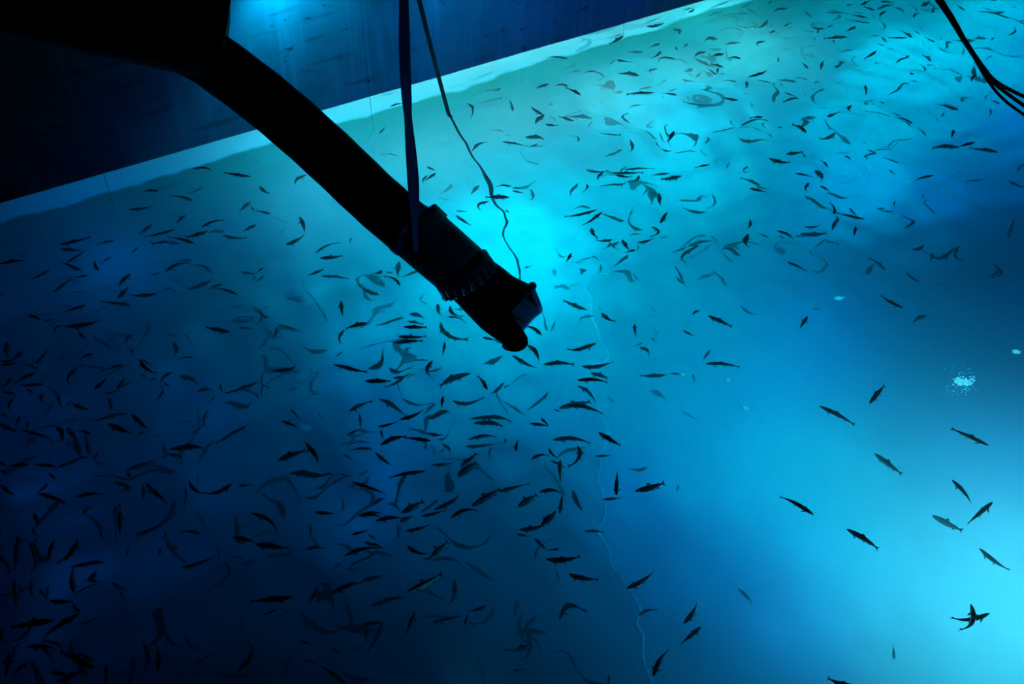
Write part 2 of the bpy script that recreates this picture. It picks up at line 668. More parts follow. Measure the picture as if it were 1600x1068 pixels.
V, F = [], []
N = 90
for i in range(N + 1):
    k = i / N
    y = 392 - 512 * k
    wpx = np.interp(y, [-120, 0, 60, 110, 180, 230, 280, 320, 350, 392], [12, 12, 17, 17, 11, 16, 18, 15, 10, 7])
    ang = np.interp(y, [-120, 0, 40, 110, 150, 200, 290, 392], [1.2, .9, .35, -.2, .8, .2, -.15, .5])
    c = strap_center(k) + RGT * (2.0 * PX * math.sin(k * 9))
    wd = (RGT * math.cos(ang) + FWD * math.sin(ang))
    hw = wpx * PX / 2 / max(0.45, math.cos(ang))
    nn = wd.cross(d_up.normalized()).normalized() * 0.004
    V += [c - wd * hw - nn, c + wd * hw - nn, c + wd * hw + nn, c - wd * hw + nn]
for i in range(N):
    for q in range(4):
        r_ = (q + 1) % 4
        F.append((i * 4 + q, i * 4 + r_, i * 4 + 4 + r_, i * 4 + 4 + q))
F += [(0, 1, 2, 3), (N * 4 + 3, N * 4 + 2, N * 4 + 1, N * 4)]
st = empty('lifting_strap', P0)
tag(st, 'flat dark webbing strap, slightly twisted, hanging down to hold up the black hose end', 'strap')
local(add('webbing', mesh_from('webbing', V, F, M_strap, False)), st)
# loop round the hose
hc = at_depth(643, 360, 12.2)
hx = (at_depth(700, 406, 12.2) - at_depth(587, 312, 12.2)).normalized()
loop = []
a_ = q1 - hx * q1.dot(hx); a_.normalize(); b_ = hx.cross(a_)
g = []
for off in (-0.04, -0.02, 0, 0.02, 0.04):
    pass
V, F = [], []
for k in range(48):
    t = 2 * math.pi * k / 48
    d = a_ * math.cos(t) + b_ * math.sin(t)
    for o_, rr in ((-0.05, 43.0), (0.05, 43.0), (0.05, 45.0), (-0.05, 45.0)):
        V.append(hc + hx * (o_ + 0.0 * math.sin(t)) + d * (rr * PX))
for k in range(48):
    j = (k + 1) % 48
    for q in range(4):
        r_ = (q + 1) % 4
        F.append((k * 4 + q, k * 4 + r_, j * 4 + r_, j * 4 + q))
local(add('loop', mesh_from('strap_loop', V, F, M_strap)), st)


# ------------------------------------------------------------------ ropes (three-strand lay)
def laid_rope(pts, r0, pitch, seg=8):
    T, N, B = frames(pts)
    L = [0]
    for i in range(1, len(pts)):
        L.append(L[-1] + (pts[i] - pts[i - 1]).length)
    out = []
    for s in range(3):
        c = []
        for i, p in enumerate(pts):
            a = 2 * math.pi * (L[i] / pitch + s / 3)
            r = r0 if p.z > -0.02 else r0 * 0.62
            c.append(p + (N[i] * math.cos(a) + B[i] * math.sin(a)) * (r * 0.55))
        out.append(tube_geo(c, [r0 * 0.56 if p.z > -0.02 else r0 * 0.35 for p in pts], seg))
    return out


entry = at_z(702, 182, 0)
top = at_depth(640, -60, 11.5)
A = [top + (entry - top) * (i / 260) + Vector((0, 0, -0.04 * math.sin(math.pi * i / 260))) for i in range(261)]
sub = smooth_path([entry] + [under(x, y, z) for x, y, z in
                             ((717, 210, -.12), (735, 240, -.25), (752, 268, -.36), (765, 292, -.46), (772, 315, -.56), (785, 330, -.66), (790, 345, -.72),
                              (785, 362, -.78), (797, 382, -.86), (812, 402, -.94), (821, 420, -1.02), (818, 438, -1.1),
                              (806, 462, -1.25), (800, 500, -1.45))], 22)
rope = empty('hanging_rope', entry)
tag(rope, 'dark twisted rope running into the water beside the strap and wavering below the surface', 'rope')
for gname, path in (('rope_above', A), ('rope_below', sub[1:])):
    pr = local(add(gname + '_water', None), rope) if False else None
ro = [laid_rope(A + sub[1:], 0.027, 0.16)]
for g_ in ro[0]:
    local(add('strand', mesh_from('strand', g_[0], g_[1], M_rope)), rope)

pl = smooth_path([under(x, y, z) for x, y, z in
                  ((930, 420, -3.25), (928, 470, -3.25), (930, 530, -3.25), (928, 600, -3.25), (936, 660, -3.25), (933, 690, -3.25), (921, 720, -3.25), (933, 745, -3.25),
                   (943, 775, -3.25), (953, 810, -3.25), (958, 828, -3.25), (950, 836, -3.25), (962, 862, -3.25), (961, 893, -3.25), (978, 915, -3.25),
                   (992, 930, -3.25), (1000, 948, -3.25), (994, 968, -3.25), (1008, 990, -3.25), (1012, 1020, -3.25), (1022, 1070, -3.25))], 6)
V, F = tube_geo(pl, 0.03, 8)
tag(add('sunken_line', mesh_from('sunken_line', V, F, M_rope2)),
    'thin pale line snaking down through the water below the hose mouth', 'rope')

# ------------------------------------------------------------------ cables at the upper corner
cabs = [
    ([(1440, -40), (1466, 0), (1485, 27), (1510, 66), (1533, 100), (1556, 127), (1600, 151), (1650, 172)], 5.0, 0.0085,
     'uppermost of the three black cables crossing the corner above the water'),
    ([(1436, -40), (1464, 0), (1482, 26), (1507, 66), (1530, 100), (1550, 127), (1600, 165), (1650, 196)], 5.04, 0.0085,
     'middle one of the three black cables crossing the corner above the water'),
    ([(1450, -40), (1472, 0), (1489, 27), (1507, 60), (1526, 97), (1545, 128), (1568, 155), (1600, 179), (1650, 212)], 5.08, 0.007,
     'lowest hanging of the three black cables crossing the corner above the water'),
]
for pts, d, r, lab in cabs:
    V, F = tube_geo(smooth_path([at_depth(x, y, d) for x, y in pts], 10), r, 10)
    tag(add('cable', mesh_from('cable', V, F, M_cable)), lab, 'cable', 'black cables over the tank')


# foam flecks floating on the water
M_fleck = bpy.data.materials.new('foam')
M_fleck.use_nodes = True
M_fleck.node_tree.nodes.clear()
tr = nd(M_fleck, 'ShaderNodeBsdfTranslucent')
tr.inputs[0].default_value = (0.95, 1, 1, 1)
link(M_fleck, tr.outputs[0], nd(M_fleck, 'ShaderNodeOutputMaterial').inputs[0])
for px, py, w_, h_, lab in ((1310, 468, 16, 6, 'pale foam fleck floating by the dark patch of water, below two dark fish'),
                            (1066, 587, 11, 5, 'pale foam fleck nearest the faint long fish below the hose mouth level'),
                            (1136, 596, 10, 4, 'thin pale foam fleck floating between the straight dark fish and the bright water'),
                            (1163, 639, 9, 7, 'small round foam fleck alone above the bright swell of water'),
                            (946, 432, 11, 4, 'slanted pale foam fleck nearest the hose mouth'),
                            (1587, 551, 12, 7, 'dim foam fleck near the picture edge above the patch of bubbles')):
    c = at_z(px, py, -0.05)
    k = (c - CAM).length / FPX
    rr = random.Random(int(px))
    V = [c + Vector((0, 0, 0.006))]
    nn = 12
    for ring_, zz in ((.6, .005), (1, 0)):
        for i in range(nn):
            a = 2 * math.pi * i / nn
            q = ring_ * (1 + rr.uniform(-.35, .35))
            V.append(c + Vector((math.cos(a) * w_ / 2 * k * q, math.sin(a) * h_ / 2 * k * 1.5 * q, zz)))
    V.append(c - Vector((0, 0, 0.004)))
    F = [(0, 1 + i, 1 + (i + 1) % nn) for i in range(nn)]
    F += [(1 + i, 1 + nn + i, 1 + nn + (i + 1) % nn, 1 + (i + 1) % nn) for i in range(nn)]
    F += [(1 + nn + i, 1 + 2 * nn, 1 + nn + (i + 1) % nn) for i in range(nn)]
    tag(add('foam_fleck', mesh_from('foam_fleck', V, F, M_fleck)), lab, 'foam')

# patch of fine bubbles at the surface, pale flakes standing in for glints: dense in the middle, scattered round it
rb = random.Random(3)
geos = []
for i in range(230):
    if i < 120:
        px, py, s_ = 1505 + rb.gauss(0, 8), 597 + rb.gauss(0, 3.5), rb.uniform(1.6, 3.4)
    else:
        px, py, s_ = 1503 + rb.gauss(0, 15), 602 + rb.gauss(0, 12), rb.uniform(0.7, 1.5)
    c = at_z(px, py, -0.03)
    r_ = s_ / 2 * (c - CAM).length / FPX
    V = [c + Vector((0, 0, r_ * .3))] + [c + Vector((math.cos(a * math.pi / 3) * r_, math.sin(a * math.pi / 3) * r_, 0)) for a in range(6)]
    F = [(0, 1 + a, 1 + (a + 1) % 6) for a in range(6)]
    geos.append((V, F))
V, F = merge(geos)
tag(add('sparkles', mesh_from('sparkles', V, F, M_fleck)), 'patch of tiny pale flakes set as bubbles on the dark blue water', 'sparkles', None, 'stuff')


# ------------------------------------------------------------------ fish
M_fish = mat('fish_skin', (0.01, 0.015, 0.03), 0.4, 0.0, 0.3)
tc = nd(M_fish, 'ShaderNodeTexCoord')
sp = nd(M_fish, 'ShaderNodeSeparateXYZ')
link(M_fish, tc.outputs['Object'], sp.inputs[0])
sk = ramp(M_fish, math_(M_fish, 'ADD', math_(M_fish, 'MULTIPLY', sp.outputs['Z'], 5.0), 0.5),
          [(0.22, (0.85, 0.9, 0.92)), (0.42, (0.006, 0.01, 0.03))])
fb = M_fish.node_tree.nodes['Principled BSDF']
link(M_fish, sk, fb.inputs['Base Color'])
M_silver = M_fish.copy()
M_silver.name = 'silver_flank'
for n_ in M_silver.node_tree.nodes:
    if n_.type == 'VALTORGB':
        n_.color_ramp.elements[0].position = 0.52
        n_.color_ramp.elements[1].position = 0.60
M_fin = mat('fish_fin', (0.006, 0.01, 0.03), 0.6)
M_eye = mat('fish_eye', (0.005, 0.005, 0.005), 0.1)

PROF = [  # x from snout 0 to tail root 1, half width, half height
    (0.0, 0.006, 0.006), (0.03, 0.022, 0.028), (0.08, 0.038, 0.052), (0.16, 0.052, 0.078), (0.28, 0.062, 0.100), (0.42, 0.062, 0.108),
    (0.56, 0.052, 0.098), (0.68, 0.038, 0.074), (0.78, 0.025, 0.050), (0.86, 0.015, 0.034), (0.90, 0.010, 0.030)]


def curve_pt(t, bend):
    """spine in the horizontal plane; chord from x=-.5 (head) to .5 (tail tip)"""
    s = t
    return Vector((t - 0.5, bend * 4 * s * (1 - s) * (0.75 + 0.5 * s), 0))


def curve_fr(t, bend):
    a = curve_pt(max(0, t - .01), bend); b = curve_pt(min(1, t + .01), bend)
    T = (b - a).normalized()
    return curve_pt(t, bend), T, Vector((-T.y, T.x, 0))


def fin_geo(pts, bend, th=0.003):
    """pts: (t along the spine, y offset, z); a thin closed sheet"""
    a, b = [], []
    for t, y, z in pts:
        c, T, S = curve_fr(t, bend)
        n_ = Vector((0, 0, 1)) if abs(y) > 0.02 else S
        p = c + S * y + Vector((0, 0, z))
        a.append(p + n_ * th / 2); b.append(p - n_ * th / 2)
    k = len(pts)
    F = [tuple(range(k)), tuple(range(2 * k - 1, k - 1, -1))]
    for i in range(k):
        j = (i + 1) % k
        F.append((i, k + i, k + j, j))
    return a + b, F


FINS = {
    'tail_fin': [(0.88, 0, 0.026), (0.93, 0, 0.05), (1.0, 0, 0.105), (0.965, 0, 0.03), (0.955, 0, 0.0), (0.965, 0, -0.03), (1.0, 0, -0.105), (0.93, 0, -0.05), (0.88, 0, -0.026)],
    'dorsal_fin': [(0.40, 0, 0.10), (0.43, 0, 0.165), (0.50, 0, 0.15), (0.54, 0, 0.095)],
    'adipose_fin': [(0.74, 0, 0.055), (0.79, 0, 0.085), (0.785, 0, 0.048)],
    'anal_fin': [(0.66, 0, -0.075), (0.72, 0, -0.125), (0.76, 0, -0.05)],
    'pectoral_fin': [(0.20, 0.045, -0.05), (0.33, 0.13, -0.085), (0.30, 0.06, -0.075), (0.25, 0.045, -0.06)],
    'pectoral_fin_b': [(0.20, -0.045, -0.05), (0.33, -0.13, -0.085), (0.30, -0.06, -0.075), (0.25, -0.045, -0.06)],
    'pelvic_fin': [(0.50, 0.03, -0.085), (0.59, 0.075, -0.115), (0.56, 0.03, -0.09)],
    'pelvic_fin_b': [(0.50, -0.03, -0.085), (0.59, -0.075, -0.115), (0.56, -0.03, -0.09)],
}


def body_geo(bend, seg=10):
    V, F = [], []
    for t, hw, hh in PROF:
        c, T, S = curve_fr(t, bend)
        for k in range(seg):
            a = 2 * math.pi * k / seg
            V.append(c + S * (hw * math.cos(a)) + Vector((0, 0, hh * math.sin(a) * (0.9 if math.sin(a) > 0 else 1.05))))
    for i in range(len(PROF) - 1):
        for k in range(seg):
            j = (k + 1) % seg
            F.append((i * seg + k, (i + 1) * seg + k, (i + 1) * seg + j, i * seg + j))
    F.append(tuple(range(seg)))
    F.append(tuple((len(PROF) - 1) * seg + k for k in range(seg))[::-1])
    return V, F


BENDS = [-0.32, -0.2, -0.12, -0.06, 0.0, 0.06, 0.12, 0.2, 0.32]
PROTO = {}
for bd in BENDS:
    d = {'body': mesh_from('fish_body', *body_geo(bd), M_fish)}
    for fn_, pts in FINS.items():
        d[fn_] = mesh_from(fn_, *fin_geo(pts, bd), M_fin, False)
    c, T, S = curve_fr(0.075, bd)
    d['small'] = mesh_from('fish_small', *merge([body_geo(bd, 8)] + [fin_geo(FINS[k], bd) for k in ('tail_fin', 'dorsal_fin', 'pectoral_fin', 'pectoral_fin_b')]), M_fish)
    PROTO[bd] = d

# view-line notes of each fish in the photograph, by tile: head, tail, sideways bow, how deep it swims
TILES = {
(400, 0): [(840,665,920,645,.1,0),(775,832,815,790,0,0),(1540,542,1445,572,-.1,1),(1530,622,1425,652,-.1,1),(1320,645,1340,740,.2,0),(1592,700,1588,630,0,0),
 (1540,797,1460,797,0,1),(1600,820,1520,838,.1,1),(1535,882,1700,905,0,0),(1340,940,1460,880,.12,0),(930,970,790,945,.2,1),(1070,1040,1130,1065,0,0),(620,700,520,712,.1,2),(830,640,860,630,0,3)],
(800, 0): [(1100,85,1135,50,-.1,0),(840,162,950,140,-.12,0),(695,218,600,268,-.05,0),(345,365,215,365,.05,0),(1000,170,1095,205,.1,1),(1065,215,1050,180,0,0),
 (1430,120,1275,115,-.12,1),(1445,140,1480,178,.2,1),(1600,108,1480,175,-.15,0),(1480,178,1355,160,-.1,1),(1415,200,1310,190,.15,1),(1415,240,1310,222,.1,2),
 (1280,240,1205,262,.2,0),(1430,265,1330,280,.1,0),(1330,280,1220,268,0,1),(1430,322,1345,312,.15,1),(1330,325,1255,345,.1,0),(1435,358,1358,345,.1,0),
 (1205,312,1140,350,.1,0),(1140,350,1240,380,-.12,1),(1330,388,1220,375,.1,0),(1580,265,1540,290,.3,0),(1580,330,1600,310,0,1),(1110,268,1075,305,0,0),
 (1025,292,1035,320,0,0),(925,270,855,308,0,0),(840,322,725,322,.05,1),(925,325,875,362,-.1,0),(695,335,697,350,0,1),(620,398,670,370,0,0),(665,368,755,410,-.05,0),
 (1020,375,920,400,.3,0),(1070,388,960,385,.1,2),(435,428,330,435,.15,1),(535,448,440,458,.15,0),(680,425,640,445,0,2),(580,460,545,490,0,3),
 (790,485,675,465,.1,0),(795,455,812,470,0,1),(910,435,850,490,.32,1),(935,480,880,490,-.1,2),(1105,410,1040,435,0,1),(1095,455,1035,430,0,1),(1150,425,1105,465,0,1),
 (1230,460,1155,418,0,1),(1270,450,1200,400,0,0),(1285,390,1275,445,0,0),(1350,440,1275,440,-.1,1),(1480,470,1600,430,-.1,0),(1415,520,1325,490,.2,0),
 (1480,520,1452,560,0,0),(1055,490,1020,505,0,2),(230,525,140,558,.05,0),(350,530,265,540,.1,0),(435,590,330,542,.12,0),(240,575,145,578,0,3),
 (635,520,538,545,.05,1),(705,545,610,545,-.1,1),(860,508,785,548,.1,1),(600,590,555,560,.2,3),(890,575,715,583,.03,0,1.2),(870,592,800,595,0,1),(1045,605,950,583,-.03,0),
 (1060,585,1000,580,0,1),(1180,570,1120,573,0,2),(1290,595,1180,560,0,2),(1260,635,1080,612,0,1),(1400,635,1300,625,0,0),(1430,595,1465,600,0,0),(1440,655,1438,625,0,1),
 (305,628,230,632,.1,1),(820,645,750,682,.1,1),(965,615,970,635,0,1),(185,712,115,662,-.1,0),(190,712,135,770,.1,0),(350,715,385,680,0,1),(385,748,295,712,0,0),
 (360,712,500,732,0,1),(275,745,205,725,.2,1),(205,765,295,772,-.1,0),(730,755,740,705,.3,0),(515,745,495,800,.2,1),(855,700,880,770,-.3,2),(1560,710,1475,738,0,0),
 (1600,735,1500,735,0,1),(90,842,205,858,.1,0),(165,885,95,922,0,0),(235,910,100,925,.05,1),(405,905,365,855,.3,0),(545,850,690,858,-.05,0),(870,858,785,855,0,1,1.2),
 (735,870,715,945,-.2,0),(1020,810,980,880,0,0),(1080,820,1030,890,.2,2),(1170,830,1105,890,0,2),(1500,800,1390,850,0,2),(1555,825,1585,870,.2,1),(1410,870,1560,895,-.2,1),
 (885,880,920,920,-.1,0),(920,925,1000,925,-.1,0),(1145,945,1020,935,.05,2),(1250,935,1175,945,0,2),(1225,970,1215,935,0,1),(640,930,575,945,.1,1),(180,1025,65,978,-.2,1),
 (1250,1025,1140,1055,.05,0),(470,1042,600,1065,-.1,0),(700,1055,900,1062,.05,0),(1420,1000,1360,1020,0,2),(1440,1000,1420,1045,.2,1),(1450,55,1510,80,.1,1)],
(1200, 0): [(0,18,30,0,0,0),(130,48,40,75,.2,0),(385,50,435,42,0,1),(225,55,265,100,0,1),(105,152,155,125,.05,0),(135,182,185,160,0,1),(0,135,40,125,0,1),(50,170,5,200,0,0),
 (95,205,10,190,0,0),(490,25,560,10,0,1),(670,62,600,40,0,0),(580,30,640,10,0,0),(700,15,790,25,0,0),(690,50,780,35,.1,0),(745,70,705,108,.1,0),(740,30,770,50,0,0),
 (620,110,525,90,0,0),(540,75,610,85,0,1),(655,105,625,80,.2,1),(640,152,480,125,.05,0),(705,185,685,120,.1,1),(790,55,835,80,.2,1),(910,70,870,42,.2,1),(905,105,950,80,.1,0),
 (955,40,1010,10,0,0),(1025,85,1030,30,0,0),(1070,35,960,50,0,1),(1000,20,1040,40,0,0),(950,120,960,185,0,2),(1240,70,1180,25,0,1),(1450,90,1320,80,.05,1),(1515,118,1400,85,0,0),
 (1475,70,1385,90,0,0),(1430,5,1380,0,0,0),(1545,42,1510,42,0,2),(1600,120,1570,135,0,1),(360,185,275,155,-.1,0),(415,162,365,190,0,0),(320,205,325,175,0,0),(545,175,485,202,0,0),
 (490,235,355,235,0,0),(435,250,430,215,0,1),(440,290,385,250,.1,2),(305,240,280,268,0,1),(185,272,80,275,.05,2),(145,325,70,345,.1,1),(280,320,195,330,.1,2),(240,355,195,350,0,2),
 (535,280,440,315,.1,1),(710,210,620,215,.1,2),(765,265,720,225,0,1),(870,238,750,235,-.05,0),(925,222,880,180,0,1),(1045,270,970,228,0,0),(1092,228,1078,242,0,0),(1155,260,1100,300,0,1),
 (1360,215,1290,235,0,1),(1290,243,1165,245,0,1),(1415,210,1385,245,0,1),(1435,310,1330,280,.05,2),(1290,290,1340,285,0,1),(1195,330,1200,275,0,2),(690,315,600,370,0,0),(735,300,680,278,.1,1),
 (770,350,735,348,0,2),(850,345,820,390,0,1),(845,400,820,390,0,2),(1035,370,980,320,.1,1),(980,320,920,318,0,3),(770,410,690,365,-.1,2),(690,410,600,400,.1,2),(1405,355,1390,375,0,1),
 (70,390,62,362,0,0),(240,438,200,402,0,0),(350,382,312,438,0,0),(415,400,455,400,0,0),(565,445,625,435,0,1),(560,425,580,445,0,1),(1060,392,965,445,.1,2),(1070,450,1015,430,0,2),
 (1185,442,1100,435,.1,2),(1110,400,1070,410,0,2),(1190,490,1100,455,.1,2),(62,465,45,460,0,0),(215,490,190,475,0,1),(290,480,255,515,.2,1),(270,560,262,520,.1,2),(510,480,460,485,0,1),
 (120,500,108,540,0,1),(945,470,900,472,0,1),(960,505,885,498,0,1),(1300,468,1275,512,.1,0),(615,525,608,585,0,0),(325,555,315,650,.1,1),(600,655,602,615,0,1),(660,600,580,605,0,1),
 (85,570,175,590,0,0),(185,600,95,635,0,0),(195,630,150,600,0,1),(750,645,705,615,0,1),(680,655,640,620,0,2),(1460,635,1405,610,0,1),(1390,575,1395,600,0,2),(1190,680,1065,652,0,0),
 (1085,710,1100,680,0,1),(1380,680,1378,725,0,1),(520,665,512,720,.1,0),(740,688,690,685,0,2),(400,700,325,697,0,1),(760,735,600,717,.05,0),(905,765,790,735,.08,0),(380,740,460,722,.2,0,1.2),
 (985,825,920,760,.05,1),(1020,745,985,690,.2,2),(340,752,230,755,0,1),(100,775,50,790,0,0),(252,820,155,765,.1,0),(425,810,345,845,-.1,1),(600,860,590,835,0,1),(835,845,710,845,0,2),
 (1162,805,1160,865,0,0),(1290,895,1185,920,0,0),(1435,952,1255,925,0,0),(600,900,605,985,-.3,1),(110,968,215,948,.2,0,1.2),(220,985,200,955,0,0),(260,970,240,945,0,1),(0,988,140,1010,-.1,0),
 (480,965,515,1012,.12,0),(820,1005,700,988,0,1),(380,1060,325,997,.1,0),(530,900,420,930,0,3)],
(0, 267): [(1575,42,1395,12,0,0),(1200,-8,1325,5,.2,0),(995,122,880,135,.1,0),(1285,88,1175,130,-.1,1),(1210,182,1065,152,.08,0),(805,235,980,212,-.08,0),(1155,270,1095,330,0,0),(1565,185,1495,245,0,0),
 (1570,215,1600,240,-.1,0),(955,332,868,392,0,0),(1260,352,1405,308,.12,0),(1090,368,895,408,-.08,0),(1305,378,1155,422,-.1,0),(1385,400,1540,410,-.1,0),(1600,330,1515,370,0,0),(1385,385,1305,395,.1,1),
 (370,458,565,412,-.05,0),(370,485,510,495,0,0),(415,570,575,480,0,0),(715,438,605,465,.1,0),(1215,460,1045,420,.05,0),(940,445,960,485,.1,0),(1120,462,965,485,.1,1),(1045,452,960,458,0,0),
 (870,480,820,525,0,0),(160,518,105,522,0,0),(0,580,155,555,.05,0),(510,622,370,560,0,0),(695,540,640,585,0,0),(625,625,598,550,-.08,0),(315,612,180,670,-.05,0),(335,750,460,670,0,0),(555,650,460,668,0,0),
 (815,648,745,735,.05,0),(735,803,800,725,0,0),(1010,632,930,652,0,1),(1035,632,1180,585,.1,0),(1305,630,1180,590,.2,1),(1165,722,1310,650,-.1,1),(1200,560,1100,580,0,1),(1385,688,1275,740,.1,1),
 (1480,765,1320,722,.08,0),(550,755,425,760,.05,1),(985,765,800,775,-.05,0),(1105,750,1010,745,.3,1),(735,740,700,742,0,2),(800,850,635,812,0,0),(535,838,400,890,0,0),(170,895,265,950,.05,0),
 (360,945,265,955,0,0),(400,985,640,930,-.08,0),(480,1005,530,1050,0,0),(345,1020,410,990,.3,0),(640,970,830,955,0,2),(820,1000,790,1060,.2,0),(560,1000,680,1050,-.1,1),(1000,990,1110,1030,.1,2),
 (1110,980,1060,1050,-.3,2),(1430,1032,1310,992,0,0),(1510,850,1405,938,0,1),(1375,978,1495,950,0,2),(1465,1000,1560,995,0,1),(1600,930,1550,975,0,1),(1485,610,1600,620,-.1,1),(1575,690,1560,640,.2,1),
 (10,750,0,780,0,0),(0,1055,60,1045,0,1)],
(400, 267): [(315,28,248,95,.2,0),(25,95,90,135,-.1,0),(95,260,0,240,0,0),(275,283,310,380,.05,0),(185,440,310,385,-.05,0),(395,508,530,450,.1,0),(410,540,545,535,-.1,0),(625,395,620,445,.2,1),(445,612,340,640,-.05,0),
 (430,660,590,690,0,0),(785,612,700,662,-.1,0),(890,715,785,658,.2,0),(150,365,235,310,0,2),(270,270,120,270,0,2),(880,545,875,640,0,1),(850,600,800,630,.1,1),(985,595,895,635,0,1),(740,770,640,725,.05,1),
 (530,812,545,900,0,0),(700,935,560,975,.05,0),(555,975,535,1060,.1,0),(915,975,1075,975,0,0),(920,945,1070,965,.05,1),(890,1040,1065,1035,-.1,0),(945,890,1070,930,.1,1),(890,915,760,915,-.1,1),(1150,825,1160,920,.1,1),
 (1215,830,1300,915,-.2,0),(1180,940,1310,965,.1,1),(1165,960,1330,1060,-.32,1),(1190,785,1215,760,0,1),(1190,50,1155,115,-.1,1),(1125,150,1230,180,0,2),(1080,20,1055,70,.1,0),(1130,10,1060,55,0,0),(1575,155,1435,160,0,0),
 (1420,70,1360,135,0,1),(1455,180,1405,250,.2,0),(1230,270,1335,268,0,1),(1240,285,1350,370,0,0),(1520,30,1480,60,0,2),(1600,85,1490,100,.1,0),(240,945,130,940,0,1),(125,970,75,1045,0,1),(0,925,90,912,0,1),(40,595,0,625,0,0),
 (50,650,0,690,0,0),(1410,1045,1500,1055,0,0),(760,820,610,890,-.1,3),(1560,240,1600,290,0,1)],
(800, 267): [(0,115,75,125,0,0),(0,90,75,100,.05,0),(60,75,145,40,-.2,1),(130,90,110,150,-.2,1),(155,203,100,208,0,1),(465,75,440,145,-.1,0),(575,5,545,55,.1,0),(615,10,830,18,0,0),(640,22,760,38,-.1,0),(800,40,740,88,-.1,0),
 (980,22,870,32,0,0),(1060,48,930,55,-.05,0),(580,122,720,100,-.1,1),(810,112,855,218,.2,1),(905,148,920,222,0,0),(1480,100,1600,135,0,0),(1550,185,1490,185,.1,3),(520,210,375,205,.1,1),(540,238,325,272,-.05,0),
 (573,255,440,328,-.05,0),(700,285,590,265,-.1,1),(925,330,968,262,0,0),(505,345,540,415,-.1,0),(630,415,525,425,-.1,0),(880,340,870,405,-.3,0),(790,437,895,410,-.1,0),(815,455,800,500,0,1),(615,430,570,500,-.1,1),
 (660,425,665,515,.2,1),(685,420,730,490,0,0),(775,485,690,515,0,0),(980,365,945,395,0,2),(850,340,720,385,.2,2),(1490,300,1460,362,-.1,0),(1470,395,1478,500,.2,0),(1600,405,1515,378,.1,1),(1200,405,1065,440,0,2),
 (1240,405,1300,490,.2,2),(1230,140,1170,235,-.2,2),(370,505,338,580,0,0),(320,560,230,510,-.1,2),(700,550,645,612,0,1),(515,545,565,590,.1,1),(560,600,545,650,0,1),(790,665,755,652,0,1),(755,660,640,655,0,2),
 (1070,510,1030,570,-.3,2),(1440,520,1330,515,.2,1),(1390,550,1320,520,0,1),(1270,525,1110,555,0,3),(1340,680,1250,580,.1,2),(1250,580,1165,635,0,2),(1010,610,1070,700,0,1),(985,650,1060,680,0,1),(350,700,440,680,0,3),
 (470,850,325,795,0,1),(565,875,655,940,-.1,0),(565,850,550,825,0,1),(770,970,765,1040,0,0),(1175,865,1125,900,.1,0),(1230,895,1378,978,0,0),(1430,865,1550,915,-.1,2),(1055,995,1135,1035,0,0),(840,1020,900,1065,0,2),
 (880,770,940,870,0,3),(900,920,880,1010,0,3),(265,940,262,1010,0,2),(85,605,125,600,0,0),(180,1020,60,965,.1,0)],
(1200, 267): [(180,18,285,32,0,0),(290,12,328,65,.2,0),(258,70,245,130,.12,0),(330,85,400,130,0,0),(250,165,365,235,-.05,1),(402,270,370,195,.1,0),(605,292,415,258,0,0),(515,205,565,265,0,1),(745,5,775,45,0,1),(1040,22,910,70,.05,0),
 (815,172,835,190,0,1),(995,140,985,165,0,1),(740,180,630,205,0,2),(860,210,680,212,0,2),(868,355,880,250,-.32,1),(225,330,335,320,-.2,1),(50,360,160,418,.1,0),(55,385,90,430,.1,1),(545,350,540,410,0,0),(160,450,180,475,0,1),
 (375,408,305,462,0,2),(445,420,505,415,0,2),(450,480,448,445,0,2),(130,505,60,515,.2,2),(255,505,275,565,0,1),(125,570,240,632,0,0),(315,645,240,630,-.1,2),(725,612,640,548,.12,1),(1030,500,1000,560,0,1),(370,600,365,620,0,2),
 (1050,700,1105,715,0,2),(840,865,700,778,-.05,0),(990,905,905,960,.1,1),(250,845,330,840,0,2),(245,905,195,985,0,0),(1490,62,1600,105,-.05,1)],
(0, 534): [(60,0,65,100,.15,0),(0,125,100,95,-.1,0),(150,45,60,120,0,0),(0,150,100,130,0,0),(240,130,305,35,-.12,0),(575,55,480,105,.1,0),(480,110,375,132,0,1),(760,122,650,155,0,0),(500,125,620,128,0,1),(590,175,670,150,.1,1),
 (290,138,120,118,0,1),(800,5,820,55,.1,0),(1090,10,1100,110,-.1,1),(235,178,75,270,.05,0),(55,220,0,290,-.1,0),(468,155,425,260,.1,0),(580,292,670,200,0,0),(780,210,712,315,0,0),(850,250,715,335,.05,1),(870,85,990,185,-.1,0),
 (930,75,1010,130,-.12,1),(265,255,115,270,-.12,0),(200,325,150,290,0,0),(1120,195,1020,270,.1,0),(1040,300,990,380,0,0),(1015,275,1035,310,0,0),(880,210,930,250,0,1),(1000,245,930,260,-.1,1),(1060,255,1105,290,.05,1),
 (1230,115,1130,135,0,1),(1170,210,1215,270,0,1),(1200,300,1310,285,.1,1),(1375,235,1385,310,0,1),(1600,230,1400,310,-.05,1),(1330,330,1280,385,0,1),(1400,385,1545,345,-.1,2),(10,320,100,350,.1,0),(80,350,70,440,.1,0),
 (245,325,255,400,.1,0),(260,400,215,455,0,1),(350,318,380,415,-.05,0),(450,362,390,412,0,0),(455,378,580,415,-.05,0),(600,375,780,352,.05,1),(660,390,680,460,.2,1),(820,458,925,535,0,0),(785,482,550,510,0,1),(680,515,815,568,0,0),
 (880,530,815,560,0,1),(1025,535,950,570,0,2),(0,465,60,490,0,0),(120,475,80,540,0,0),(160,500,150,560,0,0),(120,560,340,628,0,0),(0,520,110,580,0,0),(345,545,378,640,.12,0),(345,560,215,565,.05,1),(560,575,460,585,.05,0),
